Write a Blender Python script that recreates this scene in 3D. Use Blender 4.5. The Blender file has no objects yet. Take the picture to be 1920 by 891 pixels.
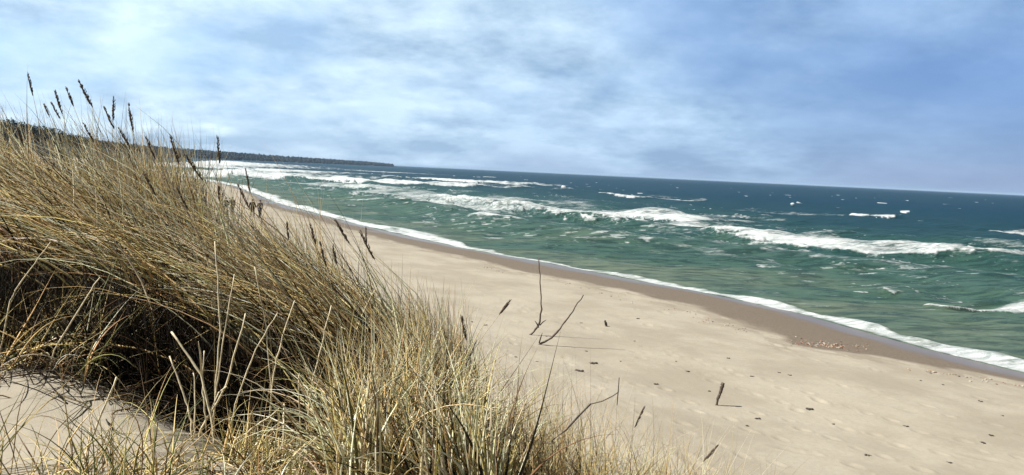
import bpy, math, random
import numpy as np
from mathutils import Vector, Matrix

random.seed(7)
RNG = np.random.default_rng(11)
scene = bpy.context.scene
COL = scene.collection
R = math.radians

# ------------------------------------------------------------------ camera
F = 1507.0                      # focal length in pixels of the 1920 wide photograph
CAM_Z = 6.5                     # eye height over the water
PITCH, ROLL = R(4.72), R(2.69)
f_ = np.array([0, math.cos(PITCH), -math.sin(PITCH)])
u0 = np.array([0, math.sin(PITCH), math.cos(PITCH)])
r0 = np.array([1.0, 0, 0])
Rt = math.cos(ROLL) * r0 + math.sin(ROLL) * u0
Up = -math.sin(ROLL) * r0 + math.cos(ROLL) * u0
EYE = np.array([0, 0, CAM_Z])
cam_d = bpy.data.cameras.new('camera')
cam = bpy.data.objects.new('camera', cam_d)
COL.objects.link(cam)
m = Matrix.Identity(4)
for i in range(3):
    m[i][0], m[i][1], m[i][2], m[i][3] = Rt[i], Up[i], -f_[i], EYE[i]
cam.matrix_world = m
cam_d.sensor_width = 36
cam_d.lens = 36 * F / 1920
cam_d.clip_start, cam_d.clip_end = 0.05, 200000
scene.camera = cam

# ------------------------------------------------------------------ light
SUN_AZ, SUN_EL = R(-92), R(50)          # azimuth from +Y towards +X
SUN_DIR = np.array([math.sin(SUN_AZ) * math.cos(SUN_EL), math.cos(SUN_AZ) * math.cos(SUN_EL), math.sin(SUN_EL)])
sun_d = bpy.data.lights.new('sun', 'SUN')
sun_d.energy, sun_d.angle, sun_d.color = 5.0, R(0.6), (1.0, 0.96, 0.89)
sun = bpy.data.objects.new('sun', sun_d)
COL.objects.link(sun)
sun.rotation_euler = Vector(-SUN_DIR).to_track_quat('-Z', 'Y').to_euler()

class NT:
    """small helper for node trees"""
    def __init__(s, tree):
        s.t = tree
        s.t.nodes.clear()
    def n(s, kind, **kw):
        nd = s.t.nodes.new(kind)
        for k, v in kw.items():
            if k.startswith('i_'):
                key = k[2:]
                key = int(key) if key.isdigit() else key.replace('_', ' ')
                sk = nd.inputs[key]
                if hasattr(v, 'is_linked'): s.t.links.new(v, sk)
                else: sk.default_value = v
            else: setattr(nd, k, v)
        return nd
    def math(s, op, a, b=0.0, c=None, clamp=False):
        nd = s.n('ShaderNodeMath', operation=op, use_clamp=clamp)
        for i, v in enumerate((a, b) if c is None else (a, b, c)):
            if hasattr(v, 'is_linked'): s.t.links.new(v, nd.inputs[i])
            else: nd.inputs[i].default_value = v
        return nd.outputs[0]
    def mix(s, fac, a, b, mode='MIX'):
        nd = s.n('ShaderNodeMix', data_type='RGBA', blend_type=mode)
        for i, v in ((0, fac), (6, a), (7, b)):
            if hasattr(v, 'is_linked'): s.t.links.new(v, nd.inputs[i])
            else: nd.inputs[i].default_value = (*v, 1) if isinstance(v, tuple) and len(v) == 3 else v
        return nd.outputs[2]
    def ramp(s, fac, stops):
        nd = s.n('ShaderNodeValToRGB')
        cr = nd.color_ramp
        while len(cr.elements) < len(stops): cr.elements.new(0.5)
        for e, (p, c) in zip(cr.elements, stops):
            e.position = p
            e.color = (c, c, c, 1) if isinstance(c, float) else (*c, 1)
        s.t.links.new(fac, nd.inputs[0])
        return nd.outputs[0]
    def maprange(s, v, a, b, c=0.0, d=1.0, smooth=True):
        nd = s.n('ShaderNodeMapRange', interpolation_type='SMOOTHSTEP' if smooth else 'LINEAR')
        s.t.links.new(v, nd.inputs[0])
        for i, q in enumerate((a, b, c, d)): nd.inputs[i + 1].default_value = q
        return nd.outputs[0]
    def link(s, a, b): s.t.links.new(a, b)

world = bpy.data.worlds.new('World')
scene.world = world
world.use_nodes = True
w = NT(world.node_tree)
SKY_STRENGTH = 0.071
sky = w.n('ShaderNodeTexSky', sky_type='NISHITA', sun_disc=False, sun_elevation=SUN_EL, sun_rotation=SUN_AZ,
          altitude=5, air_density=1.0, dust_density=0.4, ozone_density=2.0)
tc = w.n('ShaderNodeTexCoord')
sep = w.n('ShaderNodeSeparateXYZ', i_0=tc.outputs['Generated'])
dz = w.math('MAXIMUM', sep.outputs[2], 0.0)
den = w.math('ADD', dz, 0.29)
cx = w.math('DIVIDE', sep.outputs[0], den)
cy = w.math('DIVIDE', sep.outputs[1], den)
cvec = w.n('ShaderNodeCombineXYZ', i_0=cx, i_1=cy, i_2=3.7).outputs[0]
n1 = w.n('ShaderNodeTexNoise', i_Vector=cvec, i_Scale=1.6, i_Detail=9.0, i_Roughness=0.58, i_Distortion=0.12).outputs[0]
cvec2 = w.n('ShaderNodeVectorMath', operation='ADD', i_0=cvec, i_1=(5.3, 2.1, 1.7)).outputs[0]
n2 = w.n('ShaderNodeTexNoise', i_Vector=cvec2, i_Scale=2.4, i_Detail=10.0, i_Roughness=0.6, i_Distortion=0.05).outputs[0]
sunv = w.n('ShaderNodeVectorMath', operation='DOT_PRODUCT', i_0=tc.outputs['Generated'], i_1=(math.sin(R(-72)), math.cos(R(-72)), 0.35)).outputs['Value']
glow = w.maprange(sunv, -0.28, 1.05, 0.0, 1.0)
ccol = w.mix(glow, (3.5, 5.2, 7.4), (8.2, 9.8, 10.6))
cdark = w.mix(glow, (1.8, 3.0, 4.7), (3.8, 5.3, 6.9))
shade = w.ramp(n2, [(0.37, 0.0), (0.61, 1.0)])
cloud = w.mix(shade, cdark, ccol)
thick = w.ramp(n1, [(0.36, 0.0), (0.62, 1.0)])
# a few brighter tears in the cloud sheet
cover = w.math('MULTIPLY_ADD', thick, 0.58, 0.38)
blue = w.mix(glow, (0.4, 1.5, 4.9), (4.0, 6.6, 10.0))
clear = w.mix(0.35, blue, sky.outputs[0])
open_ = w.math('MULTIPLY', w.maprange(sep.outputs[0], 0.14, 0.55), w.maprange(sep.outputs[2], 0.30, 0.0))
cover = w.math('MULTIPLY', cover, w.math('MULTIPLY_ADD', open_, -0.75, 1.0))
skyc = w.mix(cover, clear, cloud)
# unseen sky overhead and behind the camera, dimmed to cut the fill light
ahead = w.maprange(sep.outputs[1], -0.3, 0.75, 0.0, 1.0)
high = w.maprange(sep.outputs[2], 0.25, 0.6, 1.0, 0.0)
dim = w.math('MULTIPLY_ADD', w.math('MULTIPLY', ahead, high), 0.86, 0.14)
skyc = w.mix(1.0, skyc, w.n('ShaderNodeCombineXYZ', i_0=dim, i_1=dim, i_2=dim).outputs[0], 'MULTIPLY')
bg = w.n('ShaderNodeBackground', i_Color=skyc, i_Strength=SKY_STRENGTH)
wo = w.n('ShaderNodeOutputWorld')
w.link(bg.outputs[0], wo.inputs[0])

scene.view_settings.view_transform = 'Standard'
scene.view_settings.look = 'None'
scene.view_settings.exposure = 0.86
scene.view_settings.gamma = 1.0
scene.render.engine = 'CYCLES'
scene.cycles.max_bounces = 6
scene.cycles.use_denoising = True

# ------------------------------------------------------------------ helpers
def sstep(a, b, x):
    t = np.clip((x - a) / (b - a), 0, 1)
    return t * t * (3 - 2 * t)

def _hash(ix, iy, seed):
    h = (ix.astype(np.int64) * 374761393 + iy.astype(np.int64) * 668265263 + seed * 1442695041) & 0xFFFFFFFF
    h = ((h ^ (h >> 13)) * 1274126177) & 0xFFFFFFFF
    h = (h ^ (h >> 16)) & 0xFFFFFF
    return h / float(0xFFFFFF)

def noise(x, y, seed=0):
    """smooth value noise, 0..1"""
    x, y = np.asarray(x, float), np.asarray(y, float)
    ix, iy = np.floor(x), np.floor(y)
    fx, fy = x - ix, y - iy
    fx = fx * fx * fx * (fx * (fx * 6 - 15) + 10)
    fy = fy * fy * fy * (fy * (fy * 6 - 15) + 10)
    a, b = _hash(ix, iy, seed), _hash(ix + 1, iy, seed)
    c, d = _hash(ix, iy + 1, seed), _hash(ix + 1, iy + 1, seed)
    return (a * (1 - fx) + b * fx) * (1 - fy) + (c * (1 - fx) + d * fx) * fy

def fbm(x, y, seed=0, oct=4, gain=0.5):
    v, amp, tot = 0.0, 1.0, 0.0
    for o in range(oct):
        v = v + amp * noise(x * 2 ** o + 17.3 * o, y * 2 ** o - 9.1 * o, seed + o)
        tot += amp
        amp *= gain
    return v / tot

def ray(px, py):
    d = f_ + Rt * (px - 960) / F + Up * (445.5 - py) / F
    return d

def at(px, py, depth):
    """the point at that depth along the view axis"""
    return EYE + ray(px, py) * depth

def on_plane(px, py, z=0.0):
    d = ray(px, py)
    return EYE + d * ((z - CAM_Z) / d[2])

def raw_mesh(name, verts, faces, mat, parent=None, smooth=True, attrs=None, colors=None):
    """verts (n,3) array, faces (m,k) int array of quads or triangles"""
    me = bpy.data.meshes.new(name)
    verts = np.ascontiguousarray(verts, np.float32)
    faces = np.ascontiguousarray(faces, np.int32)
    k = faces.shape[1]
    me.vertices.add(len(verts))
    me.vertices.foreach_set('co', verts.ravel())
    me.loops.add(faces.size)
    me.loops.foreach_set('vertex_index', faces.ravel())
    me.polygons.add(len(faces))
    me.polygons.foreach_set('loop_start', np.arange(0, faces.size, k, dtype=np.int32))
    me.polygons.foreach_set('loop_total', np.full(len(faces), k, np.int32))
    me.polygons.foreach_set('use_smooth', np.full(len(faces), smooth, bool))
    me.update(calc_edges=True)
    me.validate()
    for an, av in (attrs or {}).items():
        a = me.attributes.new(an, 'FLOAT', 'POINT')
        a.data.foreach_set('value', np.ascontiguousarray(av, np.float32).ravel())
    if colors is not None:
        a = me.attributes.new('tint', 'FLOAT_COLOR', 'POINT')
        c4 = np.ones((len(verts), 4), np.float32)
        c4[:, :3] = colors
        a.data.foreach_set('color', c4.ravel())
    me.materials.append(mat)
    o = bpy.data.objects.new(name, me)
    COL.objects.link(o)
    if parent is not None: o.parent = parent
    return o

def tag(o, label=None, cat=None, group=None, kind=None):
    if label: o['label'] = label
    if cat: o['category'] = cat
    if group: o['group'] = group
    if kind: o['kind'] = kind
    return o

def empty(name, loc):
    o = bpy.data.objects.new(name, None)
    o.empty_display_size = 0.1
    o.location = loc
    COL.objects.link(o)
    return o

def tube(points, radii, sides=6):
    """a closed tapered tube along a list of points"""
    P = np.asarray(points, float)
    n = len(P)
    V, Fc = [], []
    tng = np.gradient(P, axis=0)
    tng /= np.linalg.norm(tng, axis=1)[:, None] + 1e-9
    ref = np.array([0.31, -0.92, 0.22])
    for i in range(n):
        a = np.cross(tng[i], ref); a /= np.linalg.norm(a)
        b = np.cross(tng[i], a)
        for k in range(sides):
            th = 2 * math.pi * k / sides
            V.append(P[i] + radii[i] * (math.cos(th) * a + math.sin(th) * b))
    for i in range(n - 1):
        for k in range(sides):
            k2 = (k + 1) % sides
            Fc.append((i * sides + k, i * sides + k2, (i + 1) * sides + k2, (i + 1) * sides + k))
    V.append(P[0]); V.append(P[-1])
    i0, i1 = n * sides, n * sides + 1
    T = []
    for k in range(sides):
        k2 = (k + 1) % sides
        T.append((i0, k2, k)); T.append((i1, (n - 1) * sides + k, (n - 1) * sides + k2))
    return V, Fc, T

class Shape:
    """collects tubes and blobs into ONE mesh"""
    def __init__(s): s.v, s.f = [], []
    def add(s, V, Fs):
        o = len(s.v)
        s.v += [tuple(v) for v in V]
        s.f += [tuple(o + i for i in fc) for fc in Fs]
    def tube(s, pts, radii, sides=6):
        V, Fc, T = tube(pts, radii, sides)
        s.add(V, Fc + T)
    def build(s, name, mat, parent=None, smooth=True):
        me = bpy.data.meshes.new(name)
        org = np.array(parent.location) if parent is not None else np.zeros(3)
        me.from_pydata([tuple(np.array(v) - org) for v in s.v], [], s.f)
        me.polygons.foreach_set('use_smooth', [smooth] * len(me.polygons))
        me.materials.append(mat)
        o = bpy.data.objects.new(name, me)
        COL.objects.link(o)
        if parent is not None: o.parent = parent
        return o

def new_mat(name):
    mt = bpy.data.materials.new(name)
    mt.use_nodes = True
    return mt, NT(mt.node_tree)

def finish(nt, bsdf):
    o = nt.n('ShaderNodeOutputMaterial')
    nt.link(bsdf, o.inputs[0])

def simple_mat(name, col, rough=0.7, var=0.25, scale=30.0):
    mt, t = new_mat(name)
    g = t.n('ShaderNodeTexCoord')
    nz = t.n('ShaderNodeTexNoise', i_Vector=g.outputs['Object'], i_Scale=scale, i_Detail=4.0).outputs[0]
    k = t.maprange(nz, 0.3, 0.7, 1 - var, 1 + var)
    c = t.mix(1.0, col, t.n('ShaderNodeCombineXYZ', i_0=k, i_1=k, i_2=k).outputs[0], 'MULTIPLY')
    b = t.n('ShaderNodeBsdfPrincipled', i_Base_Color=c, i_Roughness=rough)
    finish(t, b.outputs[0])
    return mt

# ------------------------------------------------------------------ shore frame
# T runs along the beach away from the camera, N points inland
T_ = np.array([-0.515, 0.857]); N_ = np.array([-0.857, -0.515])
S_CAM = 31.7
def st(x, y):
    return S_CAM + x * N_[0] + y * N_[1], x * T_[0] + y * T_[1]
def xy(s, t):
    return (s - S_CAM) * N_[0] + t * T_[0], (s - S_CAM) * N_[1] + t * T_[1]
def px_line(pts, z=0.0):
    q = []
    for px, py in pts:
        p = on_plane(px, py, z)
        q.append(st(p[0], p[1]))
    q.sort(key=lambda a: a[1])
    return np.array([a[1] for a in q]), np.array([a[0] for a in q])

shore_t, shore_s = px_line([(1990, 718), (1920, 699), (1740, 655), (1500, 588), (1350, 555), (1200, 527), (1040, 496), (880, 468),
                            (700, 428), (600, 403), (520, 381), (440, 349)])
def coast(t):
    """where the waterline lies at t"""
    return np.interp(t, shore_t, shore_s) + 0.5 * (noise(t / 5.0, t * 0 + 3.3, 40) - 0.5)
wet_t, wet_s = px_line([(1990, 740), (1920, 722), (1800, 703), (1700, 690), (1600, 676), (1500, 668), (1452, 660), (1440, 650), (1452, 640),
                        (1385, 622), (1330, 596), (1200, 563), (1060, 533), (940, 512), (900, 497), (820, 478), (740, 462), (640, 432), (540, 402)], 0.22)
def wet_edge(t):
    return np.interp(t, wet_t, wet_s) * sstep(150, 95, t) + (np.interp(t, shore_t, shore_s) + 1.5) * sstep(95, 150, t)

# ------------------------------------------------------------------ ground height
prints = []
rr = random.Random(5)
for k in range(9):                                  # lines of footprints along the beach
    s0 = rr.uniform(8, 22); t0 = rr.uniform(-22, 0); ln = rr.uniform(15, 40); dr = rr.uniform(-0.06, 0.06)
    q = 0.0
    while q < ln:
        prints.append((s0 + dr * q + rr.uniform(-.15, .15) + (0.14 if len(prints) % 2 else -0.14), t0 + q, rr.uniform(.13, .2), rr.uniform(.08, .12), rr.uniform(.012, .032), rr.uniform(-.3, .3)))
        q += rr.uniform(0.55, 0.95)
for k in range(110):
    prints.append((rr.uniform(5, 24), rr.uniform(-24, 30), rr.uniform(.15, .4), rr.uniform(.08, .16), rr.uniform(.015, .04), rr.uniform(-.8, .8)))

prof_s = np.array([-400, -60, -12, 0, 4, 10, 18, 23.5, 25.5, 27.4, 29, 30.2, 31.2, 32.4, 36, 45, 70, 400.])
prof_z = np.array([-6, -3, -0.75, 0, 0.30, 0.62, 0.95, 1.3, 2.2, 3.7, 4.52, 4.97, 5.2, 5.2, 5.05, 5.4, 6.0, 7.0])
def profile(s):
    v = 0
    for d in (-0.5, -0.25, 0, 0.25, 0.5): v = v + np.interp(s + d, prof_s, prof_z)
    return v / 5
def ground(x, y, dents=False):
    x, y = np.asarray(x, float), np.asarray(y, float)
    s, t = st(x, y)
    se = s - np.interp(t, shore_t, shore_s) * sstep(14, 4, s)
    z = profile(se)
    dune = sstep(24, 28, s)
    z = z + dune * (0.55 * np.exp(-(((x + 4.6) / 2.1) ** 2 + ((y - 7.4) / 1.9) ** 2)) + 0.1 * (fbm(x * 0.9, y * 0.9, 3, 3) - 0.5) * 2)
    z = z + dune * (0.0 * np.exp(-(((x + 0.9) / 0.75) ** 2 + ((y - 5.8) / 0.6) ** 2)) + 0.12 * np.exp(-(((x + 2.6) / 0.9) ** 2 + ((y - 6.2) / 0.6) ** 2)))
    z = z - dune * 0.32 * np.exp(-(((x + 1.45) / 0.8) ** 2 + ((y - 4.75) / 0.55) ** 2))
    z = z + (1 - dune) * sstep(0, 6, s) * (0.10 * (fbm(s / 4.0, t / 11.0, 8, 3) - 0.5) + 0.035 * (fbm(s / .7, t / 1.6, 12, 3) - 0.5))
    if dents:
        for (ps, pt, la, lb, dp, rot) in prints:
            mk = (np.abs(s - ps) < 0.9) & (np.abs(t - pt) < 0.9)
            if not mk.any(): continue
            a, b = t[mk] - pt, s[mk] - ps
            u, v = a * math.cos(rot) + b * math.sin(rot), -a * math.sin(rot) + b * math.cos(rot)
            q = (u / la) ** 2 + (v / lb) ** 2
            z[mk] += -dp * np.exp(-q * 1.2) + 0.35 * dp * np.exp(-(np.sqrt(q) - 1.6) ** 2 * 5)
    return z

def ground_hit(px, py):
    d = ray(px, py)
    k = np.concatenate([np.linspace(1.5, 12, 4000), np.geomspace(12, 600, 20000)])
    P = EYE[None] + k[:, None] * d[None]
    below = P[:, 2] < ground(P[:, 0], P[:, 1])
    i = int(np.argmax(below))
    return P[i]

# ------------------------------------------------------------------ materials of the setting
def sand_material():
    mt, t = new_mat('sand')
    g = t.n('ShaderNodeTexCoord').outputs['Object']
    wet = t.n('ShaderNodeAttribute', attribute_name='wet').outputs['Fac']
    film = t.n('ShaderNodeAttribute', attribute_name='film').outputs['Fac']
    litter_shd = t.n('ShaderNodeAttribute', attribute_name='litter_shade').outputs['Fac']
    na = t.n('ShaderNodeTexNoise', i_Vector=g, i_Scale=0.35, i_Detail=6.0, i_Roughness=0.6).outputs[0]
    nb = t.n('ShaderNodeTexNoise', i_Vector=g, i_Scale=9.0, i_Detail=6.0, i_Roughness=0.65).outputs[0]
    nc = t.n('ShaderNodeTexNoise', i_Vector=g, i_Scale=140.0, i_Detail=3.0, i_Roughness=0.7).outputs[0]
    c = t.mix(t.maprange(na, 0.35, 0.65), (0.275, 0.244, 0.190), (0.350, 0.316, 0.252))
    c = t.mix(t.maprange(nb, 0.3, 0.75, 0.0, 0.35), c, (0.24, 0.205, 0.16))
    c = t.mix(t.maprange(nc, 0.55, 0.75, 0.0, 0.45), c, (0.27, 0.22, 0.165))
    wetc = t.mix(t.maprange(nb, 0.35, 0.7), (0.165, 0.130, 0.092), (0.115, 0.090, 0.064))
    c = t.mix(wet, c, wetc)
    c = t.mix(film, c, (0.135, 0.105, 0.08))
    c = t.mix(t.math('MULTIPLY', litter_shd, t.maprange(nb, 0.25, 0.6)), c, (0.022, 0.016, 0.010))  # dead litter, near black so it also paints the shade under the arch
    rough = t.math('MULTIPLY_ADD', wet, -0.32, 0.95)
    rough = t.math('MULTIPLY_ADD', film, -0.34, rough, clamp=True)
    h = t.math('MULTIPLY_ADD', nc, 0.35, nb)
    bump = t.n('ShaderNodeBump', i_Height=h, i_Distance=0.02, i_Strength=t.math('MULTIPLY_ADD', film, -0.42, 0.45))
    spec = t.math('MULTIPLY_ADD', film, 0.10, 0.15)
    b = t.n('ShaderNodeBsdfPrincipled', i_Base_Color=c, i_Roughness=rough, i_Normal=bump.outputs[0])
    t.link(spec, b.inputs['Specular IOR Level'])
    finish(t, b.outputs[0])
    return mt

def water_material():
    mt, t = new_mat('sea_water')
    g = t.n('ShaderNodeTexCoord').outputs['Object']
    foam = t.n('ShaderNodeAttribute', attribute_name='foam').outputs['Fac']
    off = t.n('ShaderNodeAttribute', attribute_name='offshore').outputs['Fac']
    mp = t.n('ShaderNodeMapping', i_Vector=g, i_Rotation=(0, 0, R(6)), i_Scale=(0.36, 1.0, 1.0)).outputs[0]
    na = t.n('ShaderNodeTexNoise', i_Vector=mp, i_Scale=0.10, i_Detail=5.0, i_Roughness=0.6).outputs[0]
    nf = t.n('ShaderNodeTexNoise', i_Vector=mp, i_Scale=2.2, i_Detail=7.0, i_Roughness=0.7, i_Distortion=0.6).outputs[0]
    nw = t.n('ShaderNodeTexNoise', i_Vector=mp, i_Scale=1.1, i_Detail=6.0, i_Roughness=0.62, i_Distortion=0.4).outputs[0]
    q = t.math('ADD', off, t.math('MULTIPLY_ADD', na, 0.5, -0.25))
    c = t.ramp(q, [(0.0, (0.105, 0.135, 0.088)), (0.10, (0.050, 0.096, 0.068)), (0.28, (0.022, 0.064, 0.055)), (0.52, (0.009, 0.038, 0.050)),
                   (1.0, (0.004, 0.030, 0.054))])
    c = t.mix(t.maprange(nw, 0.42, 0.62, 0.0, 0.6), c, (0.004, 0.020, 0.018))
    fm = t.math('ADD', foam, t.math('MULTIPLY_ADD', nf, 1.1, -0.62))
    nl = t.n('ShaderNodeTexNoise', i_Vector=mp, i_Scale=0.8, i_Detail=8.0, i_Roughness=0.75, i_Distortion=0.8).outputs[0]
    fm = t.math('ADD', fm, t.math('MULTIPLY_ADD', nl, 0.9, -0.45))
    fm = t.maprange(fm, 0.26, 0.86)
    bump = t.n('ShaderNodeBump', i_Height=nw, i_Distance=0.6, i_Strength=0.7)
    df = t.n('ShaderNodeBsdfDiffuse', i_Color=c, i_Normal=bump.outputs[0])
    gl = t.n('ShaderNodeBsdfGlossy', i_Color=(0.9, 0.95, 1.0, 1), i_Roughness=0.2, i_Normal=bump.outputs[0])
    fr = t.n('ShaderNodeFresnel', i_IOR=1.33, i_Normal=bump.outputs[0]).outputs[0]
    fr = t.math('MINIMUM', t.math('MULTIPLY', fr, 0.4), 0.13)
    b = t.n('ShaderNodeMixShader', i_0=fr, i_1=df.outputs[0], i_2=gl.outputs[0])
    bf = t.n('ShaderNodeBump', i_Height=nf, i_Distance=0.5, i_Strength=0.8)
    fo = t.n('ShaderNodeBsdfPrincipled', i_Base_Color=t.mix(t.maprange(nf, 0.3, 0.65), (0.40, 0.45, 0.46), (0.60, 0.62, 0.62)), i_Roughness=0.8, i_Normal=bf.outputs[0])
    fo.inputs['Specular IOR Level'].default_value = 0.1
    mx = t.n('ShaderNodeMixShader', i_0=fm, i_1=b.outputs[0], i_2=fo.outputs[0])
    finish(t, mx.outputs[0])
    return mt

# ------------------------------------------------------------------ the beach and dune, one sheet
def polar_sheet(angles, radii):
    A, Rr = np.meshgrid(angles, radii)              # rows = radii
    X, Y = np.sin(A) * Rr, np.cos(A) * Rr
    nr, na = A.shape
    idx = np.arange(nr * na).reshape(nr, na)
    Fc = np.stack([idx[:-1, :-1], idx[:-1, 1:], idx[1:, 1:], idx[1:, :-1]], -1).reshape(-1, 4)
    return X.ravel(), Y.ravel(), Fc[:, ::-1]

def build_beach():
    ang = np.concatenate([np.linspace(R(-180), R(-58), 70, endpoint=False), np.linspace(R(-58), R(48), 1250, endpoint=False), np.linspace(R(48), R(180), 70)])
    q = np.linspace(1 / 0.5, 1 / 10.0, 160, endpoint=False)
    q2 = np.linspace(1 / 10.0, 1 / 400.0, 620, endpoint=False)
    rad = np.concatenate([1 / q, 1 / q2, np.geomspace(400, 3000, 40)])
    X, Y, Fc = polar_sheet(ang, rad)
    s, t = st(X, Y)
    Z = ground(X, Y, True)
    se = s - np.interp(t, shore_t, shore_s)
    we = wet_edge(t)
    wn = (fbm(s / 1.1, t / 2.2, 21, 4) - 0.5)
    wet = sstep(0.5, -0.6, s - we + 0.6 - 1.8 * wn) * (s < 14)
    # patchy drying further inland of the edge
    wet = np.maximum(wet, 0.35 * sstep(1.6, 0.2, s - we - 2.5 * wn) * (fbm(s / .5, t / 1.2, 27, 3) > 0.52))
    film = sstep(2.4, 0.9, se + 3.0 * (fbm(s / 2.2, t / 5.5, 31, 3) - 0.5))
    litter_shade = sstep(26, 27.5, s) * sstep(0.45, 0.75, fbm(X * 1.3, Y * 1.3, 33, 3) + 0.32 * np.exp(-(((X + 1.2) / 1.5) ** 2 + ((Y - 5.0) / 1.2) ** 2)))
    litter_shade = np.maximum(litter_shade, np.exp(-(((X + 1.45) / 1.0) ** 2 + ((Y - 4.9) / 0.6) ** 2) * 1.4))  # paints the dark of the hollow under the arch into the ground
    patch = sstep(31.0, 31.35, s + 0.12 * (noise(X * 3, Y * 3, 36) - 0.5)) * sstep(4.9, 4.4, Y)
    litter_shade = litter_shade * (1 - patch)
    keep = (se > -14)[Fc].all(1)
    V = np.stack([X, Y, Z], 1)
    used = np.unique(Fc[keep])
    remap = np.full(len(V), -1); remap[used] = np.arange(len(used))
    o = raw_mesh('beach', V[used], remap[Fc[keep]], MAT_SAND, attrs={'wet': wet[used], 'film': film[used], 'litter_shade': litter_shade[used]})
    tag(o, kind='structure')
    return o

# ------------------------------------------------------------------ the sea
# breakers: points along the white front in the photograph, laid on the water plane; width towards shore, width seaward, strength, height
BREAK = [
    ([(1300, 436), (1400, 454), (1500, 468), (1600, 479), (1700, 487), (1800, 493), (1990, 507)], 1.4, 21.0, 1.0, 0.5),
    ([(800, 372), (900, 388), (1000, 404), (1100, 416), (1200, 426), (1310, 436)], 1.8, 40.0, 0.95, 0.5),
    ([(1690, 466), (1760, 477), (1850, 490), (1990, 506)], 1.2, 15.0, 1.1, 0.5),
    ([(1085, 402), (1140, 408), (1200, 414), (1290, 424)], 1.2, 26.0, 1.1, 0.4),
    ([(868, 413), (920, 419), (1015, 426)], 0.6, 4.0, 1.0, 0.35),
    ([(1725, 574), (1780, 583), (1850, 582), (1925, 586)], 0.4, 5.5, 1.0, 0.28),
    ([(1655, 551), (1680, 557)], 0.3, 1.0, 1.0, 0.2),
    ([(1578, 406), (1620, 411), (1673, 411)], 1.2, 9.0, 1.3, 0.9),
    ([(1125, 367), (1180, 374), (1250, 379), (1335, 381)], 2.5, 16.0, 1.0, 0.7),
    ([(1474, 389), (1500, 389)], 1.8, 8, 1.3, 0.8),
    ([(1845, 436), (1925, 443)], 1.2, 6.0, 1.0, 0.5),
    ([(700, 332), (760, 336), (860, 343), (950, 349)], 6, 75, 1.15, 1.0),
    ([(400, 332), (480, 333), (560, 339), (640, 343), (665, 346)], 6, 120, 1.3, 1.1),
    ([(520, 343), (620, 351), (740, 360)], 4, 26, 0.85, 0.5),
    ([(640, 354), (740, 370), (860, 390), (1000, 410)], 4, 60, 0.74, 0.3),
    ([(950, 352), (1060, 361), (1200, 371), (1350, 381)], 4, 22, 0.5, 0.2),
    ([(1350, 392), (1450, 401), (1560, 408), (1780, 418)], 2, 10, 0.62, 0.2),
    ([(667, 378), (695, 380)], 1.2, 6, 1.1, 0.4), ([(728, 387), (750, 388)], 1.2, 6, 1.1, 0.4),
    ([(826, 406), (842, 406)], 0.8, 3, 1.1, 0.3),
    ([(1030, 357), (1064, 358)], 3.0, 18, 1.2, 1.0), ([(1035, 343), (1062, 344)], 4, 25, 1.1, 1.0), ([(895, 332), (915, 333)], 6, 30, 1.1, 1.0),
    ([(900, 343), (918, 344)], 5, 22, 1.1, 0.9), ([(955, 346), (968, 347)], 4, 18, 1.1, 0.7), ([(984, 349), (994, 349)], 4, 18, 1.1, 0.7),
    ([(250, 333), (330, 328), (400, 322), (520, 318), (600, 321)], 8, 80, 1.1, 0.6),
    ([(380, 307), (520, 311), (640, 319), (760, 326)], 12, 110, 0.92, 0.5), ([(230, 316), (330, 306), (420, 301)], 12, 150, 1.2, 0.5),
]
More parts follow.
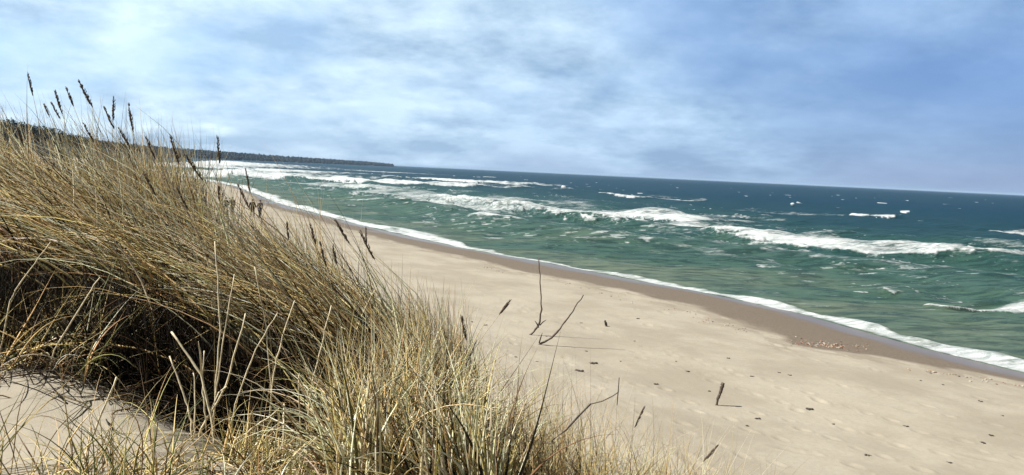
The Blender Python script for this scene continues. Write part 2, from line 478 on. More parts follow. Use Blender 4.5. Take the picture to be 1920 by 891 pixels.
def build_sea():
    ang = np.concatenate([np.linspace(R(-75), R(-46), 70, endpoint=False), np.linspace(R(-46), R(41), 1380, endpoint=False), np.linspace(R(41), R(110), 90)])
    q = np.linspace(1 / 22.0, 1 / 9000.0, 760)
    rad = np.concatenate([1 / q, np.geomspace(10000, 60000, 8)])
    X, Y, Fc = polar_sheet(ang, rad)
    s, t = st(X, Y)
    cst = np.interp(t, shore_t, shore_s)
    d = cst - s                                             # metres offshore
    rr_ = np.hypot(X, Y)
    res = rr_ ** 2 / (6.5 * 804) * 0.4                      # spacing of the rows here
    fade = lambda wl: sstep(1.0, 0.3, res / wl)
    wob = 7 * (fbm(t / 45, d / 60, 50, 3) - 0.5)
    damp = sstep(0.5, 14, d)
    ph = (d + 2.2 * wob) / 19.0
    crest = np.cos(2 * np.pi * ph)
    crest = ((crest + 1) / 2) ** 2.2
    grp = 0.35 + 1.1 * fbm(t / 38, d / 30, 55, 3)
    Z = damp * 0.85 * grp * crest * fade(19 * 1.5)
    Z = Z + damp * 0.62 * (fbm(d / 7.0, t / 20.0, 60, 2) - 0.5) * fade(8) * 1.2
    wa = R(-6)                                             # the wind chop runs in from straight ahead
    d2, t2 = Y * math.cos(wa) + X * math.sin(wa), -Y * math.sin(wa) + X * math.cos(wa)
    Z = Z + (0.25 + 0.75 * damp) * 0.75 * (fbm(d2 / 2.6, t2 / 6.5, 66, 3) - 0.5) * fade(3)
    Z = Z + (0.3 + 0.7 * damp) * 0.09 * (fbm(d2 / 0.8, t2 / 1.7, 70, 2) - 0.5) * fade(1.0)
    foam = np.zeros_like(Z)
    big = fbm(d / 3.2, t / 8.0, 80, 4)
    fine = fbm(d / 0.9, t / 1.8, 85, 4)
    for k, (pts, wf, wb, st_, hg) in enumerate(BREAK):
        lt, ls = px_line(pts)
        if len(lt) < 2: continue
        L = lt[-1] - lt[0]
        sl = np.interp(t, lt, ls)
        e = s - sl - min(3.0, 0.06 * L + 0.4) * (fbm(t / (0.12 * L + 2), t * 0 + k, 90 + k, 3) - 0.5) - 0.25 * wb * (fine - 0.5)
        end = sstep(0, 0.16 * L, t - lt[0]) * sstep(0, 0.16 * L, lt[-1] - t)
        wbt = wb * (0.35 + 1.3 * noise(t / (0.1 * L + 3), t * 0 + 7.7, 120 + k)) * (0.08 + 0.92 * end) * (0.5 + 1.0 * big)
        prof = np.where(e > 0, sstep(wf, 0.0, e), np.clip(1 + e / np.maximum(wbt, 0.1), 0, 1) ** 0.7)
        fo = prof * np.minimum(1, end * 1.8) * st_ * (0.76 + 0.45 * (big - 0.3))
        foam = np.maximum(foam, fo)
        ridge = np.where(e > 0, sstep(2.2 * wf, 0, e), sstep(-1.4 * wb - 1, 0, e))
        Z = Z + ridge * end * hg * (0.45 + 0.6 * fine * np.minimum(1, fo * 1.5))
    # foam wash along the waterline, ragged in and out, streaks of older foam behind it
    lace = 1.5 * (fbm(t / 7.0, t * 0 + 1.5, 140, 4) - 0.5) + 0.9 * (fine - 0.5)
    widthf = 0.5 + 2.3 * fbm(t / 9.0, t * 0 + 9.0, 150, 4)
    widthf = widthf + 2.0 * np.exp(-((t - 70) / 9) ** 2) + sstep(70, 140, t) * 2.5
    e = d - 0.1 + 0.35 * lace
    wash = sstep(-0.3, 0.2, e) * sstep(widthf, 0.45 * widthf, e + 0.9 * lace)
    foam = np.maximum(foam, wash * (0.42 + 0.85 * fine))
    Z = Z + 0.22 * wash * (0.3 + fine) * sstep(0.2, 1.2, d)
    foam = np.maximum(foam, 0.36 * sstep(0.50, 0.66, big) * sstep(26, 4, d) * sstep(0, 2, d))
    foam = np.maximum(foam, 0.44 * sstep(0.50, 0.64, fbm(d / 1.5, t / 9, 160, 4)) * sstep(4, 20, d) * sstep(60, 30, d))
    # thin lines of older foam drawn out along the shore
    thread = 1 - np.abs(fbm(d / 5.5 + 0.25 * fine, t / 42, 180, 3) - 0.5) * 2
    foam = np.maximum(foam, 0.62 * sstep(0.94, 0.99, thread) * sstep(0.35, 0.6, big) * sstep(5, 14, d) * sstep(150, 70, d))
    fleck = fbm(d2 / 0.5, t2 / 1.7, 190, 3) * 0.7 + 0.3 * fbm(d2 / 9, t2 / 20, 195, 2)
    foam = np.maximum(foam, 0.60 * sstep(0.61, 0.72, fleck) * sstep(3, 10, d) * sstep(90, 45, d))
    # scattered small whitecaps out to sea
    cap = fbm(d / 5.0, t / 11.0, 170, 3)
    foam = np.maximum(foam, 1.0 * sstep(0.80, 0.87, cap) * sstep(50, 110, d) * sstep(1600, 500, rr_))
    keep = ((d > -2.5))[Fc].all(1) & ~((rr_ > 1500) & (np.arctan2(X, Y) < R(-40)))[Fc].any(1)
    Z = Z * sstep(0.0, 1.5, d) + 0.012 - 0.05 * sstep(0, -2, d)
    V = np.stack([X, Y, Z], 1)
    used = np.unique(Fc[keep])
    remap = np.full(len(V), -1); remap[used] = np.arange(len(used))
    off = np.clip(d / 220.0, 0, 1) ** 0.8
    o = raw_mesh('sea', V[used], remap[Fc[keep]], MAT_WATER, attrs={'foam': foam[used], 'offshore': off[used]})
    tag(o, kind='structure')
    return o

MAT_SAND, MAT_WATER = sand_material(), water_material()
build_beach()
build_sea()

# ------------------------------------------------------------------ wooded bluff and far headland
def land_strip(name, line, mat, rows=14):
    """line: (x, y, height, depth inland) along the coast; a bank that rises from the water to a rounded top"""
    P = np.array(line, float)
    u = np.linspace(0, len(P) - 1, 260)
    Q = np.stack([np.interp(u, np.arange(len(P)), P[:, k]) for k in range(4)], 1)
    tg = np.gradient(Q[:, :2], axis=0); tg /= np.linalg.norm(tg, axis=1)[:, None]
    nm = np.stack([-tg[:, 1], tg[:, 0]], 1)                 # to the left of the walking direction = inland
    V = []
    v = np.linspace(0, 1, rows)
    shape = np.interp(v, [0, 0.06, 0.35, 0.6, 1.0], [-0.05, 0.08, 0.8, 1.0, 0.95])
    for j in range(rows):
        ww = Q[:, 3] * v[j]
        x, y = Q[:, 0] + nm[:, 0] * ww, Q[:, 1] + nm[:, 1] * ww
        z = Q[:, 2] * shape[j] + (Q[:, 2] * 0.22 * (fbm(x / 40, y / 40, 200, 4) - 0.5) if 0 < j else 0)
        V.append(np.stack([x, y, z], 1))
    V = np.array(V)
    idx = np.arange(rows * 260).reshape(rows, 260)
    Fc = np.stack([idx[:-1, :-1], idx[:-1, 1:], idx[1:, 1:], idx[1:, :-1]], -1).reshape(-1, 4)
    o = raw_mesh(name, V.reshape(-1, 3), Fc, mat)
    tag(o, kind='structure')
    return V

ICO_V, ICO_F = None, None
def ico():
    global ICO_V, ICO_F
    if ICO_V is None:
        import bmesh
        bm = bmesh.new(); bmesh.ops.create_icosphere(bm, subdivisions=2, radius=1)
        ICO_V = np.array([v.co[:] for v in bm.verts]); ICO_F = np.array([[v.index for v in f.verts] for f in bm.faces]); bm.free()
    return ICO_V, ICO_F

def wood(name, strip, count, size, mat, label, vmin=0.15, seed=0, leafy=0):
    """tree crowns over a land strip: every crown a ragged ball of leaf clumps"""
    g = np.random.default_rng(seed)
    Vi, Fi = ico()
    rows, n, _ = strip.shape
    VV, FF, tint = [], [], []
    o = 0
    for k in range(count):
        j = vmin + (1 - vmin) * g.random() ** 0.9
        i = g.random()
        a, b = j * (rows - 1), i * (n - 1)
        p = strip[int(a), int(b)]
        sz = size * g.uniform(0.55, 1.25)
        h = sz * g.uniform(1.0, 1.7)
        if leafy:
            m_ = leafy
            c0 = g.standard_normal((m_, 3)); c0 /= np.linalg.norm(c0, axis=1)[:, None]
            lob = 1 + 0.3 * np.sin(c0[:, :1] * 5 + k) * np.cos(c0[:, 1:2] * 4 + 2 * k)
            c0 = c0 * lob * (0.45 + 0.6 * g.random((m_, 1)) ** 0.5) * np.array([sz * .6, sz * .6, h * .55])
            tri = g.standard_normal((m_, 3, 3)) * sz * 0.11 + c0[:, None]
            V = tri.reshape(-1, 3) + p + np.array([g.uniform(-1, 1) * size * .6, g.uniform(-1, 1) * size * .6, h * 0.45])
            VV.append(V); FF.append(np.arange(len(V)).reshape(-1, 3) + o); o += len(V)
            cl = np.array([[0.013, 0.025, 0.016]]) * g.uniform(0.6, 1.6) * g.uniform(0.6, 1.5, (m_, 1)) + np.array([[0.006, 0.004, 0]]) * g.random()
            tint.append(np.repeat(cl, 3, 0))
            continue
        q = Vi * (1 + 0.55 * (g.random((len(Vi), 1)) - 0.5))
        V = q * np.array([sz * 0.62, sz * 0.62, h * 0.62]) + p + np.array([g.uniform(-1, 1) * size * .6, g.uniform(-1, 1) * size * .6, h * 0.45])
        VV.append(V); FF.append(Fi + o); o += len(V)
        tint.append(np.repeat(np.array([[0.010, 0.020, 0.021]]) * g.uniform(0.6, 1.7) + np.array([[0.005, 0.004, 0]]) * g.random(), len(V), 0))
    ob = raw_mesh(name, np.concatenate(VV), np.concatenate(FF), mat, smooth=False, colors=np.concatenate(tint))
    tag(ob, label, 'wood', kind='stuff')
    return ob

def tint_mat(name, rough=0.85, translucent=0.0):
    mt, t = new_mat(name)
    c = t.n('ShaderNodeAttribute', attribute_name='tint').outputs['Color']
    b = t.n('ShaderNodeBsdfPrincipled', i_Base_Color=c, i_Roughness=rough)
    b.inputs['Specular IOR Level'].default_value = 0.25
    out = b.outputs[0]
    if translucent:
        tr = t.n('ShaderNodeBsdfTranslucent', i_Color=c)
        out = t.n('ShaderNodeMixShader', i_0=translucent, i_1=out, i_2=tr.outputs[0]).outputs[0]
    finish(t, out)
    return mt
MAT_LEAF = tint_mat('dark_foliage')
MAT_SCRUB = simple_mat('scrub_bank', (0.045, 0.05, 0.028), 0.9, 0.5, 0.12)

# the bank follows the coast; x from the pixel column, y metres away
def col_x(px, y): return (px - 960) / F * y
bluff = land_strip('bluff', [(col_x(-420, 230), 230, 21, 60), (col_x(-150, 330), 330, 22, 60), (col_x(40, 470), 470, 19, 70), (col_x(150, 680), 680, 17, 80),
                             (col_x(215, 950), 950, 16, 90), (col_x(262, 1400), 1400, 17, 120), (col_x(292, 2000), 2000, 20, 160)], MAT_SCRUB)
wood('bluff_wood', bluff, 1500, 5.5, MAT_LEAF, 'dark trees and scrub growing along the steep bank above the beach', 0.3, 3, leafy=170)
head = land_strip('headland', [(col_x(270, 1900), 1900, 22, 300), (col_x(330, 2300), 2300, 23, 400), (col_x(480, 3000), 3000, 19, 500), (col_x(600, 3600), 3600, 15, 500),
                               (col_x(700, 4200), 4200, 12, 500), (col_x(727, 4500), 4500, 8, 300), (col_x(731, 4560), 4560, 1, 60)], MAT_SCRUB)
wood('headland_wood', head, 7000, 7.5, MAT_LEAF, 'far dark forest covering the long low headland on the horizon', 0.02, 4)

# ------------------------------------------------------------------ marram grass
STRAW = np.array([0.74, 0.56, 0.26]); PALE = np.array([0.86, 0.77, 0.52]); BROWN = np.array([0.17, 0.105, 0.045])
DARK = np.array([0.026, 0.019, 0.011]); OLIVE = np.array([0.17, 0.175, 0.065]); RUST = np.array([0.27, 0.165, 0.065])  # DARK paints in the shade of the gaps between and under blades

def blades(n, roots, length, width, az, az_sd, el0, el_sd, bend, bend_sd, mix, K=9, wiggle=0.06, power=1.35, rng=RNG, droop=0.0, hollow=True):
    """n curved blades -> verts, faces, colours.  mix: list of (weight, colour)"""
    x, y = roots
    n = len(x)
    z = ground(x, y) - 0.015
    L = rng.uniform(length[0], length[1], n)
    a = R(az) + R(az_sd) * rng.standard_normal(n)
    e0 = R(el0) + R(el_sd) * rng.standard_normal(n)
    bd = R(bend) + R(bend_sd) * rng.standard_normal(n)
    a2 = a + R(14) * rng.standard_normal(n)                   # azimuth turns a little on the way
    P = np.zeros((n, K + 1, 3)); P[:, 0] = np.stack([x, y, z], 1)
    D = np.zeros((n, K + 1, 3))
    wgl = rng.standard_normal((n, 2)) * wiggle
    for k in range(K + 1):
        u = k / K
        e = e0 - bd * u ** power - droop * u ** 3 + wgl[:, 0] * np.sin(u * 7 + wgl[:, 1] * 40)
        aa = a + (a2 - a) * u + wgl[:, 1] * np.sin(u * 6)
        D[:, k] = np.stack([np.cos(e) * np.sin(aa), np.cos(e) * np.cos(aa), np.sin(e)], 1)
        if k: P[:, k] = P[:, k - 1] + 0.5 * (D[:, k] + D[:, k - 1]) * (L / K)[:, None]
    # keep blades off the ground
    gz = ground(P[:, :, 0].ravel(), P[:, :, 1].ravel()).reshape(n, K + 1)
    P[:, 1:, 2] = np.maximum(P[:, 1:, 2], gz[:, 1:] + 0.01 + 0.02 * rng.random((n, 1)))
    if hollow:                                                # leave the den under the arch free of fresh blades
        q = ((P - np.array([-1.52, 4.72, 5.30])) / np.array([0.80, 0.55, 0.46])) ** 2
        ok = ~(q.sum(2) < 1).any(1) | (rng.random(n) < 0.03)
        P, D, L = P[ok], D[ok], L[ok]
        n = len(P)
        if n == 0: return np.zeros((0, 3)), np.zeros((0, 4), int), np.zeros((0, 3))
    ref = rng.standard_normal((n, 1, 3))
    A = np.cross(D, ref); A /= np.linalg.norm(A, axis=2)[:, :, None] + 1e-9
    B = np.cross(D, A)
    u = np.linspace(0, 1, K + 1)
    tap = (0.75 + 0.4 * np.sin(np.pi * np.minimum(1, u * 1.6)) * (u < .62)) * np.clip((1.02 - u) / 0.55, 0.06, 1)
    w_ = rng.uniform(width[0], width[1], n)[:, None] * tap[None]
    ring = []
    for c, s_ in ((1.0, 0.0), (-0.5, 0.62), (-0.5, -0.62)):
        ring.append(P + (A * c + B * s_ * 0.8) * w_[:, :, None] * 0.5)
    V = np.stack(ring, 2)                                     # n, K+1, 3, 3
    idx = np.arange(n * (K + 1) * 3).reshape(n, K + 1, 3)
    Fs = []
    for r_ in range(3):
        r2 = (r_ + 1) % 3
        Fs.append(np.stack([idx[:, :-1, r_], idx[:, :-1, r2], idx[:, 1:, r2], idx[:, 1:, r_]], -1).reshape(-1, 4))
    ws = np.array([q[0] for q in mix], float); ws /= ws.sum()
    cs = np.array([q[1] for q in mix])
    c = cs[rng.choice(len(ws), n, p=ws)] * rng.uniform(0.72, 1.22, (n, 1)) * (1 + 0.06 * rng.standard_normal((n, 3)))
    c = np.clip(c, 0.01, 0.8)
    cc = np.repeat(c[:, None], K + 1, 1)
    cc = np.repeat(cc[:, :, None], 3, 2)
    return V.reshape(-1, 3), np.concatenate(Fs), cc.reshape(-1, 3)

class Grass:
    def __init__(s): s.v, s.f, s.c, s.o = [], [], [], 0
    def add(s, pack):
        V, Fc, C = pack
        s.v.append(V); s.f.append(Fc + s.o); s.c.append(C); s.o += len(V)
    def build(s, name, mat, label):
        o = raw_mesh(name, np.concatenate(s.v), np.concatenate(s.f), mat, colors=np.concatenate(s.c))
        tag(o, label, 'grass', kind='stuff')
        return o

MAT_GRASS = tint_mat('dry_grass', 0.5, 0.13)
g = np.random.default_rng(21)

def tussocks(grass, count, box, per, radius, length, width, az, el, bend, mix, jit=(14, 6, 14), keep=None, **kw):
    """many tussocks: the blades of one tussock share a lean, a colour cast and a height"""
    done = 0
    while done < count:
        x0, y0 = g.uniform(box[0], box[1]), g.uniform(box[2], box[3])
        if keep is not None and not keep(x0, y0): continue
        done += 1
        n = int(per * g.uniform(0.6, 1.4))
        rad = g.uniform(*radius)
        x, y = x0 + rad * g.standard_normal(n), y0 + rad * g.standard_normal(n)
        k = g.uniform(0.85, 1.12)
        i = g.integers(len(mix))
        mx = [(wt * (2.5 if j == i else 1), c) for j, (wt, c) in enumerate(mix)]
        grass.add(blades(0, (x, y), (length[0] * k, length[1] * k), width, az[0] + jit[0] * g.standard_normal(), az[1],
                         el[0] + jit[1] * g.standard_normal(), el[1], bend[0] + jit[2] * g.standard_normal(), bend[1], mx, rng=g, **kw))

tall = Grass()
# the wind comes from the sea on the right: everything leans to the left (azimuth -90 is left, 0 is away)
# thicket on the rising dune at the back left
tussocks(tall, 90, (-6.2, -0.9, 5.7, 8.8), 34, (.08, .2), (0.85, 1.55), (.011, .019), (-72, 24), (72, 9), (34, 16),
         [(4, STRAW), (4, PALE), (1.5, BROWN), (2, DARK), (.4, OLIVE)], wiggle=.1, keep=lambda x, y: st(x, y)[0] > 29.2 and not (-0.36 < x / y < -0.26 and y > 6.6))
tussocks(tall, 22, (-3.4, -2.1, 5.8, 7.2), 34, (.06, .14), (1.1, 1.42), (.010, .017), (-74, 20), (78, 7), (26, 14), wiggle=.09, mix=
         [(4, STRAW), (4, PALE), (2, BROWN), (1.2, DARK)], keep=lambda x, y: -0.48 < x / y < -0.365)
# the arch: rooted on the right, combed over to the left and a little towards the camera
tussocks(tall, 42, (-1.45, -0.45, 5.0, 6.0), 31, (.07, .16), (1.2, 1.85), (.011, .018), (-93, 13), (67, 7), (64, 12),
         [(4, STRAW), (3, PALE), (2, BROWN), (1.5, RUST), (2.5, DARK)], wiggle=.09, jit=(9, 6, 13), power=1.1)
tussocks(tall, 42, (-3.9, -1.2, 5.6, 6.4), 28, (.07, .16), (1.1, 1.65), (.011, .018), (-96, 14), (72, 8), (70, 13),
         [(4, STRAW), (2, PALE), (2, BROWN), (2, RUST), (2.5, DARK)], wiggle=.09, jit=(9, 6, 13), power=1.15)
# long bright strands combed over the top of the arch
tussocks(tall, 70, (-1.5, -0.45, 4.9, 6.1), 11, (.1, .2), (1.3, 2.0), (.012, .019), (-91, 12), (67, 7), (64, 12),
         [(3, STRAW), (4, PALE)], jit=(9, 6, 13), power=1.1)
tussocks(tall, 60, (-3.9, -1.3, 5.5, 6.3), 14, (.1, .2), (1.2, 1.8), (.012, .019), (-94, 12), (72, 7), (70, 12),
         [(3, STRAW), (4, PALE)], jit=(9, 6, 13), power=1.1)
# right shoulder: more upright, stepping down to the beach
tussocks(tall, 50, (-1.1, -0.3, 4.5, 6.0), 38, (.05, .12), (0.65, 1.12), (.0095, .016), (-70, 24), (80, 9), (28, 18), wiggle=.09, mix=
         [(4, STRAW), (4, PALE), (2, BROWN), (1.6, DARK)], keep=lambda x, y: (x > -0.55 or y > 5.2) and (x < -0.3 or y < 5.2))
# the skyline between thicket and shoulder
tussocks(tall, 28, (-3.0, -1.35, 5.5, 6.9), 34, (.06, .14), (0.9, 1.22), (.0095, .016), (-75, 22), (78, 8), (26, 15), wiggle=.09, mix=
         [(4, STRAW), (4, PALE), (2, BROWN), (1.2, DARK)], keep=lambda x, y: 29.8 < st(x, y)[0] < 31.2)
# front: a pale fan, rooted in the slope below the frame
tussocks(tall, 44, (-0.84, -0.06, 3.4, 4.5), 40, (.04, .10), (0.45, 0.95), (.009, .0155), (-35, 60), (76, 10), (42, 28),
         [(4, STRAW), (5, PALE), (1.5, BROWN), (1, OLIVE), (1.4, DARK)], jit=(30, 5, 12))
# dead blades low in the mass and thatch, near black to paint shade there
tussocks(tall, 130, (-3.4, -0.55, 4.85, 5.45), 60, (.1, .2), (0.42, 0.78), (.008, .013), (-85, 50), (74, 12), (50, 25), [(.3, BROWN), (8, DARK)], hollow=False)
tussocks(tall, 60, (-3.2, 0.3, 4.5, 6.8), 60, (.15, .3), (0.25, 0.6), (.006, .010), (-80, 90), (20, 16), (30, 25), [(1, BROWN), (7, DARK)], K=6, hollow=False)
# a few thin crossing straws in the hollow
tussocks(tall, 22, (-2.2, -0.8, 4.6, 5.1), 7, (.1, .2), (0.5, 0.95), (.004, .007), (-60, 80), (58, 16), (60, 30), [(3, STRAW), (2, BROWN), (1, PALE)], hollow=False)
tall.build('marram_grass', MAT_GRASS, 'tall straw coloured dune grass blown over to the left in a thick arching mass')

low = Grass()
tussocks(low, 14, (-3.4, -2.3, 4.45, 4.9), 42, (.06, .12), (0.3, 0.7), (.006, .011), (60, 60), (52, 16), (45, 30),
         [(3, OLIVE), (3, STRAW), (1, BROWN), (1.5, PALE)])
tussocks(low, 13, (-2.5, -1.2, 2.8, 3.25), 21, (.04, .09), (0.25, 0.6), (.004, .0075), (0, 80), (60, 20), (60, 40),
         [(3, OLIVE), (3, STRAW), (1.5, BROWN)], wiggle=.12)
tussocks(low, 20, (-1.35, -0.55, 3.3, 3.8), 42, (.04, .09), (0.12, 0.34), (.005, .009), (0, 120), (50, 22), (50, 40),
         [(4, STRAW), (2, BROWN), (2, OLIVE), (2, PALE)])
low.build('low_grass', MAT_GRASS, 'short greenish grass around the bare patch of pale sand')

wisp = Grass()
tussocks(wisp, 52, (0.0, 1.3, 3.75, 4.9), 46, (.07, .16), (0.5, 0.95), (.003, .0062), (-45, 80), (72, 14), (60, 38),
         [(4, STRAW), (2.5, BROWN), (3, PALE), (1, DARK)], wiggle=.2)
tussocks(wisp, 26, (0.0, 1.5, 3.9, 4.9), 3, (.07, .16), (0.75, 1.05), (.003, .005), (-45, 80), (82, 8), (20, 14), [(3, BROWN), (3, STRAW)], wiggle=.08)
wisp.build('wispy_grass', MAT_GRASS, 'thin wispy dead grass on the edge of the dune above the beach')

# ------------------------------------------------------------------ seed heads on their stalks
MAT_HEAD = simple_mat('seed_head', (0.095, 0.066, 0.042), 0.85, 0.45, 220)
MAT_HEAD_PALE = simple_mat('seed_head_brown', (0.15, 0.10, 0.055), 0.85, 0.4, 220)
MAT_STEM = simple_mat('stem', (0.30, 0.23, 0.12), 0.7, 0.3, 60)
MAT_STEM_PALE = simple_mat('stem_pale', (0.46, 0.39, 0.28), 0.7, 0.2, 60)
MAT_STALK = simple_mat('dry_stalk', (0.62, 0.54, 0.37), 0.6, 0.25, 40)
MAT_TWIG = simple_mat('twig', (0.085, 0.066, 0.05), 0.85, 0.4, 30)
MAT_WEED = simple_mat('seaweed', (0.055, 0.045, 0.034), 0.8, 0.4, 40)

def root_below(B, d, spread=0.3):
    """continue a stem from B downwards against d until it reaches the ground"""
    h = 0.5
    for _ in range(6):
        C = B - d * (0.5 * h / max(d[2], 0.35))
        Rp = C[:2] + (C[:2] - B[:2]) * spread
        gz = float(ground(Rp[0], Rp[1]))
        h = max(B[2] - gz, 0.06)
    return C, np.array([Rp[0], Rp[1], gz - 0.01])

def seed_stalk(tip, base, depth, label, fat=1.0, pale=False, thin=1.0):
    A, B = at(*tip, depth), at(*base, depth)
    d = (A - B) / np.linalg.norm(A - B)
    C, G = root_below(B, d)
    root = empty('seed_stalk', G)
    tag(root, label, 'grass stalk', 'seed stalks above the dune grass')
    L = np.linalg.norm(A - B)
    u = np.linspace(0, 1, 9)[:, None]
    stem = (1 - u) ** 2 * G + 2 * u * (1 - u) * C + u ** 2 * (B + d * 0.02)
    sh = Shape(); sh.tube(stem, list(np.linspace(0.0024, 0.0015, 9) * thin), 5)
    sh.build('stem', MAT_STEM_PALE if pale else MAT_STEM, root)
    n = 22
    k = np.linspace(0, 1, n)
    bend = np.array([-d[2], 0, d[0]])
    pts = B + d * L * k[:, None] + bend * (0.02 * L * np.sin(k * math.pi))[:, None]
    rg = random.Random(int(tip[0] * 13 + tip[1]))
    rad = [0.0064 * fat * (0.16 + 0.84 * math.sin(math.pi * min(1, 0.06 + q * 0.98)) ** 0.55) * (1 - 0.35 * q) * rg.uniform(0.82, 1.15) for q in k]
    hd = Shape(); hd.tube(pts, rad, 7)
    # spikelets that stand off the head
    for j in range(46):
        q = rg.uniform(0.03, 0.97)
        p = B + d * L * q
        a = rg.uniform(0, 2 * math.pi)
        o = np.array([math.cos(a), math.sin(a), 0.0])
        o = o - d * float(o @ d); o /= np.linalg.norm(o) + 1e-9
        r_ = 0.0075 * fat * math.sin(math.pi * (0.1 + 0.85 * q)) ** .5
        hd.tube([p + o * r_ * .5, p + o * r_ * 1.15 + d * 0.008, p + o * r_ * 1.35 + d * 0.018], [0.0016 * fat, 0.0022 * fat, 0.0004], 4)
    hd.build('seed_head', MAT_HEAD, root)
    return root

STALKS = [
    ((52, 136), (62, 180), 6.2, 'tall dark seed stalk standing highest against the sky, leftmost of the heads', 1.0),
    ((147, 150), (173, 200), 5.6, 'longest seed head, thick and dark, slanting left against the sky', 1.3),
    ((124, 164), (138, 199), 6.0, 'dark seed head just left of the longest slanting head', 1.0),
    ((103, 170), (117, 214), 6.0, 'dark seed head third from left along the skyline, tip below the white cloud', 1.1),
    ((82, 194), (93, 219), 6.6, 'short seed head low over the dark trees of the bank', 0.9),
    ((96, 192), (113, 223), 6.3, 'bent seed head crossing in front of the dark trees of the bank', 0.9),
    ((214, 181), (212, 226), 5.8, 'upright dark seed head of the crossing pair over the bank', 1.1),
    ((195, 200), (214, 242), 5.8, 'left leaning seed head that crosses an upright one', 1.0),
    ((241, 194), (250, 248), 5.6, 'slender nearly upright seed head standing alone right of a crossing pair', 1.05),
    ((157, 232), (176, 266), 6.0, 'dark seed head low over the grass tops at the foot of the wooded bank', 1.0),
    ((222, 240), (243, 275), 5.6, 'seed head leaning left in front of the green bank', 1.0),
    ((273, 256), (291, 298), 5.4, 'seed head at the near end of the far headland where the surf begins', 0.95),
    ((319, 252), (336, 308), 5.2, 'long dark seed head leaning left across the far headland', 1.1),
    ((347, 290), (380, 338), 5.0, 'strongly tilted seed head over the surf below the headland', 1.05),
    ((408, 256), (412, 306), 5.0, 'upright black seed head standing alone in front of the headland', 1.0),
    ((461, 317), (469, 362), 4.9, 'thin dark upright seed head over the sea above the walkers', 0.75),
    ((446, 346), (468, 392), 4.9, 'tilted seed head meeting an upright one beside the walkers', 0.8),
    ((410, 350), (411, 378), 5.2, 'short upright seed head left of the walkers', 0.7),
    ((628, 412), (655, 456), 4.8, 'dark tilted seed head over pale sand at the right shoulder of the grass', 1.0),
    ((674, 432), (702, 486), 4.7, 'long black seed head, outermost on the right shoulder, leaning left over the sand', 1.05),
    ((686, 428), (687, 462), 4.9, 'thin upright seed head crossing behind the long outermost one', 0.6),
    ((582, 422), (592, 458), 5.0, 'brown seed head among the blade tips left of a dark tilted head', 0.95),
    ((538, 418), (541, 450), 5.1, 'brown upright seed head among blade tips by the shore foam', 0.8),
    ((624, 462), (632, 498), 4.8, 'brown seed head sunk in the blades under the right shoulder', 0.85),
    ((600, 455), (612, 500), 4.8, 'dark seed head sunk among pale blades below the grass edge', 0.9),
    ((866, 595), (874, 638), 4.4, 'dark seed head alone over the sand right of the pale fan', 0.9),
    ((958, 562), (936, 590), 4.2, 'small dark seed head tilted right over bare sand, on a faint stem', 0.75),
    ((893, 640), (872, 690), 4.2, 'slim dark stalk with narrow head leaning right at the grass edge', 0.45),
    ((1208, 764), (1190, 802), 4.2, 'slim seed head leaning right among wispy stems by the bottom', 0.6),
    ((1345, 837), (1318, 866), 4.2, 'seed head leaning right at the right end of the grass', 0.75),
    ((30, 236), (45, 275), 5.6, 'brown seed head in the grass at the left edge', 0.9),
    ((268, 322), (292, 366), 5.2, 'dark seed head sunk in the blades below the headland', 0.9),
    ((330, 350), (352, 392), 5.0, 'dark seed head sunk in the blades left of the walkers', 0.85),
]
for tip, base, dep, lab, fat in STALKS:
    seed_stalk(tip, base, dep, lab, fat, pale=tip[0] > 850, thin=0.8 if tip[0] > 850 else 1.0)

# ------------------------------------------------------------------ pale broken stalks in front of the dark hollow
def dry_stalk(pts, depth, rad, label, leaf=None):
    P = [at(px, py, depth + 0.03 * i) for i, (px, py) in enumerate(pts)]
    d = (P[0] - P[1]) / np.linalg.norm(P[0] - P[1]); d = -d
    d = d if d[2] > 0 else -d
    C, G = root_below(P[0], np.array([d[0] * .6, d[1] * .6, max(d[2], .5)]), 0.1)
    root = empty('dry_stalk', G)
    tag(root, label, 'dry stalk', 'pale broken stalks in front of the grass hollow')
    line = np.array([G] + P)
    # resample with slightly wavering course
    u = np.linspace(0, len(line) - 1, 16)
    Q = np.stack([np.interp(u, np.arange(len(line)), line[:, k]) for k in range(3)], 1)
    Q[1:-1] = 0.25 * Q[:-2] + 0.5 * Q[1:-1] + 0.25 * Q[2:]
    rg = np.random.default_rng(int(pts[0][0] * 7 + pts[0][1]))
    Q[1:] += rg.standard_normal((15, 3)) * 0.002
    sh = Shape(); rad *= 1.08; sh.tube(Q, list(np.linspace(rad * 1.25, rad * 0.8, 16) * rg.uniform(.85, 1.15, 16)), 6)
    sh.build('stem', MAT_STALK, root)
    if leaf:
        b = at(*leaf[0], depth + .02); e = at(*leaf[1], depth - 0.04)
        mid = (b + e) / 2 + np.array([0, 0, 0.03])
        lf = Shape(); lf.tube([b, mid, e], [rad * .9, rad * .8, rad * .25], 5)
        lf.build('leaf', MAT_STALK, root)
    return root

